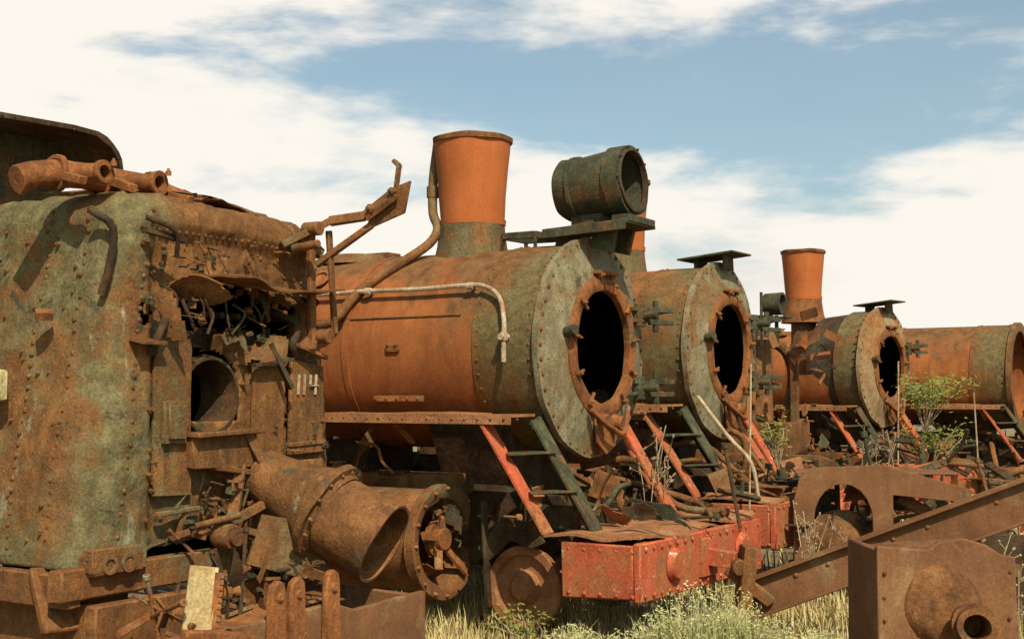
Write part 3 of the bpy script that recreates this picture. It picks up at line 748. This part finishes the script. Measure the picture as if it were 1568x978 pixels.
clutter(W, (-.04, -.7, 2.7), (.02, .7, 3.0), 16, size=.32, seed=7, mats=('brown', 'green'), name='face_fittings')
clutter(W, (-.02, .4, 1.5), (.06, .95, 1.85), 14, size=.34, seed=8, mats=('brown', 'green'), name='right_fittings')
b = B()
b.box((-1.6, -1.22, .84), (3.2, .10, .20)); b.box((-.02, -.3, .88), (.12, 2.1, .18)); b.box((.02, -.98, .98), (.14, .36, .12))
b.box((-.25, -.9, .55), (.12, .5, .5)); b.box((.1, -.5, .62), (.10, 1.4, .28))
b.box((-1.5, -1.1, .6), (3, .05, .3)); b.bar((-.3, -1.18, .95), (-.1, -1.2, .6), .25, .06)
b.obj('foundation_ring', W, M['brown'], bevel=.012, jit=.03, jf=3)
b = B()
b.lathe((.06, -1.06, .98), (1, 0, 0), [(0, .055), (.05, .055), (.05, .035), (.0, .03), (0, 0)], 20); b.lathe((.06, -.92, .98), (1, 0, 0), [(0, .055), (.05, .055), (.05, .035), (.0, .03), (0, 0)], 20)
b.obj('plug_bosses', W, M['brown'])
b = B()
b.prism([(-1.6, .1), (.62, .1), (.62, .70), (-.1, .69), (-.3, .76), (-.9, .72), (-1.6, .74)], (1.1, 0, 0), (0, 1, 0), (0, 0, 1), .05)
b.prism([(0, 0), (1.07, 0), (1.07, .58), (0, .6)], (0, .58, .1), (1, 0, 0), (0, 0, 1), .05)
b.prism([(0, 0), (1.07, 0), (1.07, .55), (0, .55)], (0, -.6, .1), (1, 0, 0), (0, 0, 1), .05)
b.ragged((.35, 0, .62), (1, 0, 0), (0, 1, 0), .7, 1.1, .02, .12, .04, 3.3, .04)
b.obj('drag_beam', W, M['brown2'], bevel=.006, jit=.02, jf=2)
b = B()
for y in (-.82, -.66, -.35):
    b.prism([(-.065, 0), (.065, 0), (.065, .34), (.05, .40), (0, .43), (-.05, .40), (-.065, .34)], (1.16, y, .52), (0, 1, 0), (0, 0, 1), .05)
    b.cyl((1.17, y, .85), (1.2, y, .85), .03, n=14)
b.bar((1.0, -1.5, .60), (.9, -.4, .72), .2, .08); b.cyl((1.2, -1.4, .6), (1.18, -1.0, .58), .08); b.bar((1.15, -1.5, .75), (1.15, -1.0, .66), .06, .06)
b.obj('coupling_lugs', W, M['ring'], bevel=.012, jit=.012, jf=6)
clutter(W, (.5, -1.3, .55), (1.1, -.4, .8), 20, size=.8, seed=21, mats=('brown', 'ring'), name='draw_gear')
clutter(W, (0.1, -.6, .6), (.8, .5, .95), 32, size=.7, seed=22, mats=('brown', 'dark'), name='under_gear')

P = empty('wooden_plank', (-1.71, 7.15, .66), 0.0, rot=(math.radians(-12), math.radians(7), math.radians(20)))
b = B(); b.box((0, 0, .06), (.16, .04, .62)); b.obj('board', P, M['wood'], bevel=.004, jit=.012, jf=5)
b = B()
b.bar((.09, -.015, -.2), (.09, -.015, .34), .012, .05)
for i in range(16): b.box((.105, -.01, -.18+i*.033), (.02, .04, .014))
b.obj('toothed_strip', P, M['ring'])

# ------------------------------------------------------------------ scrap on the right
S = empty('steel_beam', (0, 0, 0))
b = B()
p0 = Vector((1.86, 10.35, .36)); p1 = Vector((4.6, 9.3, 1.56))
b.bar(p0, p1, .06, .32)
b.bar(p0+Vector((0, -.02, .15)), p1+Vector((0, -.02, .15)), .16, .02); b.bar(p0+Vector((0, -.02, -.15)), p1+Vector((0, -.02, -.15)), .16, .02)
nrm_ = Vector((-.35, -.93, 0))
for i in range(12):
    if i % 3 == 0: continue
    q = p0.lerp(p1, (i+.5)/12); b.rivet(q+nrm_*.032+Vector((0, 0, .06)), nrm_, .02)
b.obj('channel', S, M['brown2'], bevel=.004, jit=.012, jf=1.5)
b = B(); b.bar((1.80, 10.3, .30), (1.86, 10.28, .78), .2, .12); b.bar((1.7, 10.35, .62), (2.02, 10.25, .34), .1, .1); b.cyl((1.76, 10.2, .62), (1.76, 10.5, .62), .06)
b.obj('end_casting', S, M['brown'], bevel=.01, jit=.02, jf=5)
T = empty('scrap_bogie_frame', (4.6, 9.3, 0), math.radians(-20))
b = B(); b.box((0, .1, .7), (.5, .3, 1.4)); b.box((0, .1, .1), (1.2, .6, .2)); b.obj('pedestal', T, M['brown'], bevel=.02, jit=.03)
U = empty('scrap_bogie_frame.001', (4.5, 11.4, 0), math.radians(-12))
b = B(); b.prism([(-1.2, .1), (-1.2, .5), (-.9, .75), (1.2, .75), (1.2, .1)], (0, 0, 0), (1, 0, 0), (0, 0, 1), .05); b.obj('side', U, M['dark'], bevel=.01)
clutter(U, (-1.2, -.3, .1), (1.0, .3, .8), 30, size=1.0, seed=33, mats=('dark', 'brown'), name='gear')

Q = empty('bogie_side_frame', (3.45, 12.4, 0), math.radians(-8))
b = B()
outer = [(-.78, .0), (-.78, .95), (-.72, 1.18), (-.60, 1.27), (.05, 1.30), (.85, 1.08), (.85, .95), (.14, 1.02), (.14, .1), (-.05, .1), (-.05, .78)]
arch = [(-.32+.27*math.cos(a), .78+.34*math.sin(a)) for a in [i*PI/10 for i in range(1, 10)]]
outer += arch+[(-.59, .78), (-.59, .0)]
b.prism(outer, (0, 0, 0), (1, 0, 0), (0, 0, 1), .06)
b.box((0, .3, 1.22), (1.5, .6, .02)); b.obj('side_plate', Q, M['brown2'], bevel=.005)
b = B()
b.lathe((-.32, .3, .5), (0, -1, .1), [(0, 0), (0, .35), (.1, .35), (.1, .25), (.2, .12), (.2, 0)], 32)
b.bar((.2, .1, 1.0), (.9, .3, .6), .1, .1); b.obj('wheel_disc', Q, M['brown'])
clutter(Q, (-.6, .1, .3), (1.2, .9, 1.0), 24, size=1.0, seed=71, mats=('brown', 'dark'), name='bogie_gear')

A = empty('axle_box_casting', (2.46, 7.5, 0), math.radians(6))
b = B()
b.prism([(-.40, 0), (.43, 0), (.42, 1.04), (.34, 1.05), (.25, 1.10), (.12, 1.13), (-.03, 1.12), (-.1, 1.08), (-.2, 1.09), (-.39, 1.11)], (0, 0, 0), (1, 0, 0), (0, 0, 1), .05)
b.box((-.37, .25, .55), (.04, .5, 1.08)); b.box((.40, .25, .5), (.04, .5, 1.0))
b.obj('horn_plate', A, M['brown2'], bevel=.01, jit=.02, jf=3)
b = B()
b.lathe((-.02, .02, .78), (0, -1, .15), [(0, .24), (.05, .22), (.09, .17), (.11, .10), (.11, 0)], 36)
b.lathe((.12, -.02, .66), (-.25, -1, .12), [(0, .11), (.3, .11), (.3, .075), (.05, .07), (.05, 0)], 28)
b.lathe((.12, -.02, .66), (-.25, -1, .12), [(.2, .11), (.2, .13), (.24, .13), (.24, .11)], 28)
for i in range(7):
    b.rivet((-.02+.05*math.cos(i)-.1, -.045, .66+.05*math.sin(i*1.3)), (0, -1, 0), .012)
b.rivline((-.36, -.03, .95), (-.36, -.03, .3), (0, -1, 0), .12, .013); b.rivline((.38, -.03, .95), (.38, -.03, .3), (0, -1, 0), .12, .013)
b.obj('axle_boss', A, M['brown'], jit=.016, jf=5)
b = B(); b.box((.0, .35, 1.02), (.7, .5, .05), (.05, -.04, 0)); b.obj('top_plate', A, M['brown'], bevel=.01, jit=.02)

G = empty('scrap_metal_pile', (0, 0, 0))
b = B()
b.tube([(1.70, 12.0, 1.95), (1.95, 11.9, 1.6), (2.15, 11.8, 1.35), (2.22, 11.8, 1.0)], .018)
b.cyl((2.22, 12.3, .8), (2.25, 12.3, 2.25), .010, n=8)
b.cyl((5.0, 17.0, .9), (5.03, 17.0, 2.4), .012, n=8); b.cyl((6.3, 17.7, .8), (6.25, 17.7, 2.0), .012, n=8)
b.obj('pale_rods', G, M['pale'])
clutter(G, (1.9, 12.4, .6), (3.6, 14.0, 1.15), 60, size=1.4, seed=81, mats=('brown', 'dark', 'ring', 'green'), name='scrap')
clutter(G, (3.4, 14.2, .5), (6.2, 17.0, 1.1), 70, size=1.5, seed=82, mats=('brown', 'dark', 'ring', 'green', 'red'), name='scrap_far')
clutter(G, (6.2, 16.5, .5), (10.0, 20.5, 1.0), 50, size=1.8, seed=83, mats=('brown', 'dark', 'ring', 'pale'), name='scrap_back')
b = B()
for i in range(6):
    x = R.uniform(3, 9); y = 13+(x-3)*1.1+R.uniform(-.6, .6)
    b.tube([(x, y, .5), (x+R.uniform(-.5, .5), y, .95), (x+R.uniform(-.8, .8), y+.3, 1.1), (x+R.uniform(-1, 1), y+.3, .95)], R.uniform(.03, .06))
b.obj('bent_pipes', G, M['brown'])

# ------------------------------------------------------------------ vegetation
def foliage_mat(name, cols, scale=3):
    m = bpy.data.materials.new(name); m.use_nodes = True; t = NT(m.node_tree); t.n.clear()
    out = t.new('ShaderNodeOutputMaterial'); bs = t.new('ShaderNodeBsdfPrincipled'); t.link(bs.outputs[0], out.inputs[0])
    tc = t.new('ShaderNodeTexCoord'); n = t.noise(tc.outputs['Object'], scale, 4, .7)
    t.link(t.ramp(n, [(.33, cols[0]), (.5, cols[1]), (.66, cols[2])]), bs.inputs['Base Color'])
    bs.inputs['Roughness'].default_value = .8
    try: bs.inputs['Specular IOR Level'].default_value = .2
    except Exception: pass
    return m
mg = foliage_mat('dry_grass', [(.30, .24, .08, 1), (.54, .42, .17, 1), (.68, .54, .27, 1)], 2.5)
mb = foliage_mat('sage_bush', [(.24, .24, .08, 1), (.44, .42, .18, 1), (.60, .54, .28, 1)], 5)
ml = foliage_mat('leaf_green', [(.08, .10, .015, 1), (.17, .19, .03, 1), (.32, .28, .06, 1)], 6)
mt = foliage_mat('dry_stalk', [(.22, .15, .08, 1), (.34, .25, .14, 1), (.42, .32, .19, 1)], 6)

def blades(b, cx, cy, rad, n, h0, h1, w=.008, z0=0, lean=.35):
    for i in range(n):
        a = R.uniform(0, 2*PI); r = rad*math.sqrt(R.random()); x = cx+r*math.cos(a); y = cy+r*math.sin(a)
        h = R.uniform(h0, h1)*(1-.4*(r/rad)**2); la = R.uniform(0, 2*PI); l = abs(R.gauss(0, lean))*h
        dx = math.cos(la); dy = math.sin(la); ww = w*R.uniform(.6, 1.3); px = -dy*ww; py = dx*ww
        v = [(x-px, y-py, z0), (x+px, y+py, z0), (x+px*.8+dx*l*.35, y+py*.8+dy*l*.35, z0+h*.55), (x-px*.8+dx*l*.35, y-py*.8+dy*l*.35, z0+h*.55), (x+dx*l, y+dy*l, z0+h*(1-.2*l))]
        b.add(v, [(0, 1, 2, 3), (3, 2, 4)])
b = B()
for i in range(620):
    y = R.uniform(8.9, 13); x = R.uniform(-.9, 4.6)*y/11
    blades(b, x, y, R.uniform(.1, .3), R.randint(14, 34), .08, R.uniform(.14, .46), .005, lean=.6)
for i in range(500):
    y = 13+R.random()**1.5*30; x = R.uniform(-.1, .45)*y
    blades(b, x, y, R.uniform(.2, .5), 16, .15, .5, .014)
b.obj('grass', None, mg)
b = B()
for (cx, cy, rr, h) in ((1.25, 9.2, .28, .64), (1.55, 9.35, .25, .6), (1.0, 9.15, .2, .45), (.75, 9.1, .2, .34), (1.85, 9.5, .2, .36), (2.2, 9.4, .2, .3), (.45, 9.6, .2, .3)):
    blades(b, cx, cy, rr, 900, h*.4, h, .0045, lean=.35)
    for i in range(700):
        a = R.uniform(0, 2*PI); r = rr*1.1*math.sqrt(R.random()); z = h*R.uniform(.45, 1.05)*(1-.35*(r/rr)**2)
        p = Vector((cx+r*math.cos(a), cy+r*math.sin(a), z)); d = Vector((R.gauss(0, 1), R.gauss(0, 1), R.gauss(0, 1))).normalized()*.014; e = d.orthogonal().normalized()*.005
        b.add([p-d, p+e, p+d, p-e], [(0, 1, 2, 3)])
b.obj('sage_bush', None, mb)

def shrub(name, c, rad, n, leaf=.03):
    E = empty(name, c); b = B()
    tips = []
    for i in range(14):
        d = Vector((R.gauss(0, .6), R.gauss(0, .6), R.uniform(.4, 1.2)))*rad
        pts = [Vector((0, 0, -.2)), d*.4+Vector((R.gauss(0, .05), R.gauss(0, .05), 0)), d]
        b.tube(pts, .006, 5); tips += [d*.5, d*.75, d, d*.9]
    b.obj('stems', E, mt)
    b = B()
    for i in range(n):
        t_ = R.choice(tips); p = t_+Vector((R.gauss(0, 1), R.gauss(0, 1), R.gauss(0, 1)))*rad*.17
        d = Vector((R.gauss(0, 1), R.gauss(0, 1), R.gauss(0, .6))).normalized()*leaf*R.uniform(.6, 1.3); e = d.orthogonal().normalized()*leaf*.4
        b.add([p-d, p+e, p+d, p-e], [(0, 1, 2, 3)])
    b.obj('leaves', E, ml)
shrub('green_shrub', (5.35, 17.0, 1.70), .38, 900, .032)
shrub('green_shrub.001', (5.5, 17.3, 1.1), .4, 500, .032)
shrub('green_shrub.002', (2.68, 13.2, 1.40), .26, 200, .024)
shrub('green_shrub.003', (.1, 10.1, .05), .22, 260, .022)
def stalks(name, c, n, h, sp):
    E = empty(name, c); b = B()
    for i in range(n):
        x = R.gauss(0, sp); y = R.gauss(0, sp); hh = h*R.uniform(.6, 1.1); lx = R.gauss(0, .15)*hh; ly = R.gauss(0, .15)*hh
        b.tube([(x, y, 0), (x+lx*.3, y+ly*.3, hh*.5), (x+lx, y+ly, hh)], .005, 5)
        for j in range(6):
            t_ = R.uniform(.4, 1); p = Vector((x+lx*t_, y+ly*t_, hh*t_)); q = p+Vector((R.gauss(0, .06), R.gauss(0, .06), R.uniform(.03, .12)))
            b.tube([p, q], .003, 4, 1)
            b.box(q, (.014, .014, .025), (R.random(), R.random(), 0))
    b.obj('stems', E, mt)
stalks('dry_weed', (1.28, 11.2, .9), 6, .75, .07)
stalks('dry_weed.001', (2.65, 11.6, .1), 8, .9, .08)
stalks('dry_weed.002', (4.0, 14.8, .8), 5, .8, .12)
stalks('dry_weed.003', (3.25, 8.8, .1), 8, .8, .1)

# ------------------------------------------------------------------ ground
def ground_mat():
    m = bpy.data.materials.new('dry_earth'); m.use_nodes = True; t = NT(m.node_tree); t.n.clear()
    out = t.new('ShaderNodeOutputMaterial'); bs = t.new('ShaderNodeBsdfPrincipled'); t.link(bs.outputs[0], out.inputs[0])
    tc = t.new('ShaderNodeTexCoord'); n = t.noise(tc.outputs['Object'], .8, 7, .7); f = t.noise(tc.outputs['Object'], 14, 5, .75)
    c = t.ramp(n, [(.35, (.16, .11, .05, 1)), (.5, (.27, .20, .10, 1)), (.65, (.36, .28, .15, 1))])
    c = t.mix(.6, c, t.ramp(f, [(.3, (.3, .3, .3, 1)), (.7, (1.2, 1.2, 1.2, 1))]), 'MULTIPLY')
    t.link(c, bs.inputs['Base Color']); bs.inputs['Roughness'].default_value = .95
    bp = t.new('ShaderNodeBump'); bp.inputs['Strength'].default_value = .8; bp.inputs['Distance'].default_value = .05
    t.link(f, bp.inputs['Height']); t.link(bp.outputs[0], bs.inputs['Normal']); return m
b = B()
xs = [-2000, -400, -80, -25]+[-12+i*.5 for i in range(70)]+[40, 120, 500, 2000]
ys = [-300, -60, -10]+[-2+i*.5 for i in range(80)]+[50, 90, 200, 600, 3000]
vs = [(x, y, -.04+.06*noise.noise(Vector((x*.5, y*.5, 0))) if abs(x) < 60 and -20 < y < 60 else -.04) for y in ys for x in xs]
n = len(xs)
b.add(vs, [(j*n+i, j*n+i+1, (j+1)*n+i+1, (j+1)*n+i) for j in range(len(ys)-1) for i in range(n-1)])
b.obj('ground', None, ground_mat())

# ------------------------------------------------------------------ sky, sun, camera
SE = math.radians(47); SA = math.radians(163)
w = bpy.data.worlds.new('World'); sc.world = w; w.use_nodes = True
t = NT(w.node_tree); t.n.clear()
out = t.new('ShaderNodeOutputWorld')
sky = t.new('ShaderNodeTexSky'); sky.sky_type = 'NISHITA'; sky.sun_disc = False; sky.sun_elevation = SE; sky.sun_rotation = SA
sky.air_density = 1.0; sky.dust_density = 2.0; sky.ozone_density = .8
tint = t.mix(1.0, sky.outputs[0], (.92, 1.10, 1.02, 1), 'MULTIPLY')
bg = t.new('ShaderNodeBackground'); bg.inputs[1].default_value = .115; t.link(tint, bg.inputs[0])
cl = t.new('ShaderNodeBackground'); cl.inputs[1].default_value = .98
tc = t.new('ShaderNodeTexCoord'); sx = t.new('ShaderNodeSeparateXYZ'); t.link(tc.outputs['Generated'], sx.inputs[0])
mp = t.new('ShaderNodeMapping'); mp.inputs['Scale'].default_value = (3.0, 3.0, 9.5); mp.inputs['Location'].default_value = (1.3, .2, .45); mp.inputs['Rotation'].default_value = (0, math.radians(-4), 0)
t.link(tc.outputs['Generated'], mp.inputs[0])
nz = t.noise(mp.outputs[0], 1.5, 8, .57, .15)
dx = t.math('DIVIDE', t.math('SUBTRACT', sx.outputs[0], .17), .33)
dz = t.math('DIVIDE', t.math('SUBTRACT', sx.outputs[2], .222), .058)
e = t.math('SQRT', t.math('ADD', t.math('MULTIPLY', dx, dx), t.math('MULTIPLY', dz, dz)))
bias = t.math('MULTIPLY', t.math('SUBTRACT', t.math('MINIMUM', e, 2.3), 1.05), .15)
val = t.math('ADD', nz, bias)
mr = t.new('ShaderNodeMapRange'); mr.interpolation_type = 'SMOOTHSTEP'; mr.inputs[1].default_value = .40; mr.inputs[2].default_value = .59; mr.inputs[3].default_value = .14; t.link(val, mr.inputs[0])
fr = t.new('ShaderNodeMapRange'); fr.interpolation_type = 'SMOOTHSTEP'; fr.inputs[1].default_value = .3; fr.inputs[2].default_value = .75; t.link(sx.outputs[1], fr.inputs[0])
hi = t.new('ShaderNodeMapRange'); hi.interpolation_type = 'SMOOTHSTEP'; hi.inputs[1].default_value = .55; hi.inputs[2].default_value = .32; t.link(sx.outputs[2], hi.inputs[0])
mask = t.math('MULTIPLY', t.math('MULTIPLY', mr.outputs[0], fr.outputs[0]), hi.outputs[0])
t.link(t.ramp(nz, [(.3, (.86, .82, .76, 1)), (.5, (1.0, .955, .87, 1))]), cl.inputs[0])
ms = t.new('ShaderNodeMixShader'); t.link(mask, ms.inputs[0]); t.link(bg.outputs[0], ms.inputs[1]); t.link(cl.outputs[0], ms.inputs[2]); t.link(ms.outputs[0], out.inputs[0])

sun = bpy.data.lights.new('sun', 'SUN'); sun.energy = 5.0; sun.angle = math.radians(.5); sun.color = (1, .91, .74)
so = bpy.data.objects.new('sun', sun); sc.collection.objects.link(so)
dsun = Vector((math.sin(SA)*math.cos(SE), math.cos(SA)*math.cos(SE), math.sin(SE)))
so.rotation_euler = dsun.to_track_quat('Z', 'Y').to_euler(); so.location = (0, -5, 20)

cam = bpy.data.cameras.new('camera'); cam.lens = 45.9; cam.sensor_width = 36; cam.clip_end = 6000
co = bpy.data.objects.new('camera', cam); sc.collection.objects.link(co)
co.location = (0, 0, 1.95); co.rotation_euler = (math.radians(90+3.35), 0, 0)
sc.camera = co
sc.view_settings.view_transform = 'Standard'; sc.view_settings.look = 'None'; sc.view_settings.exposure = 0
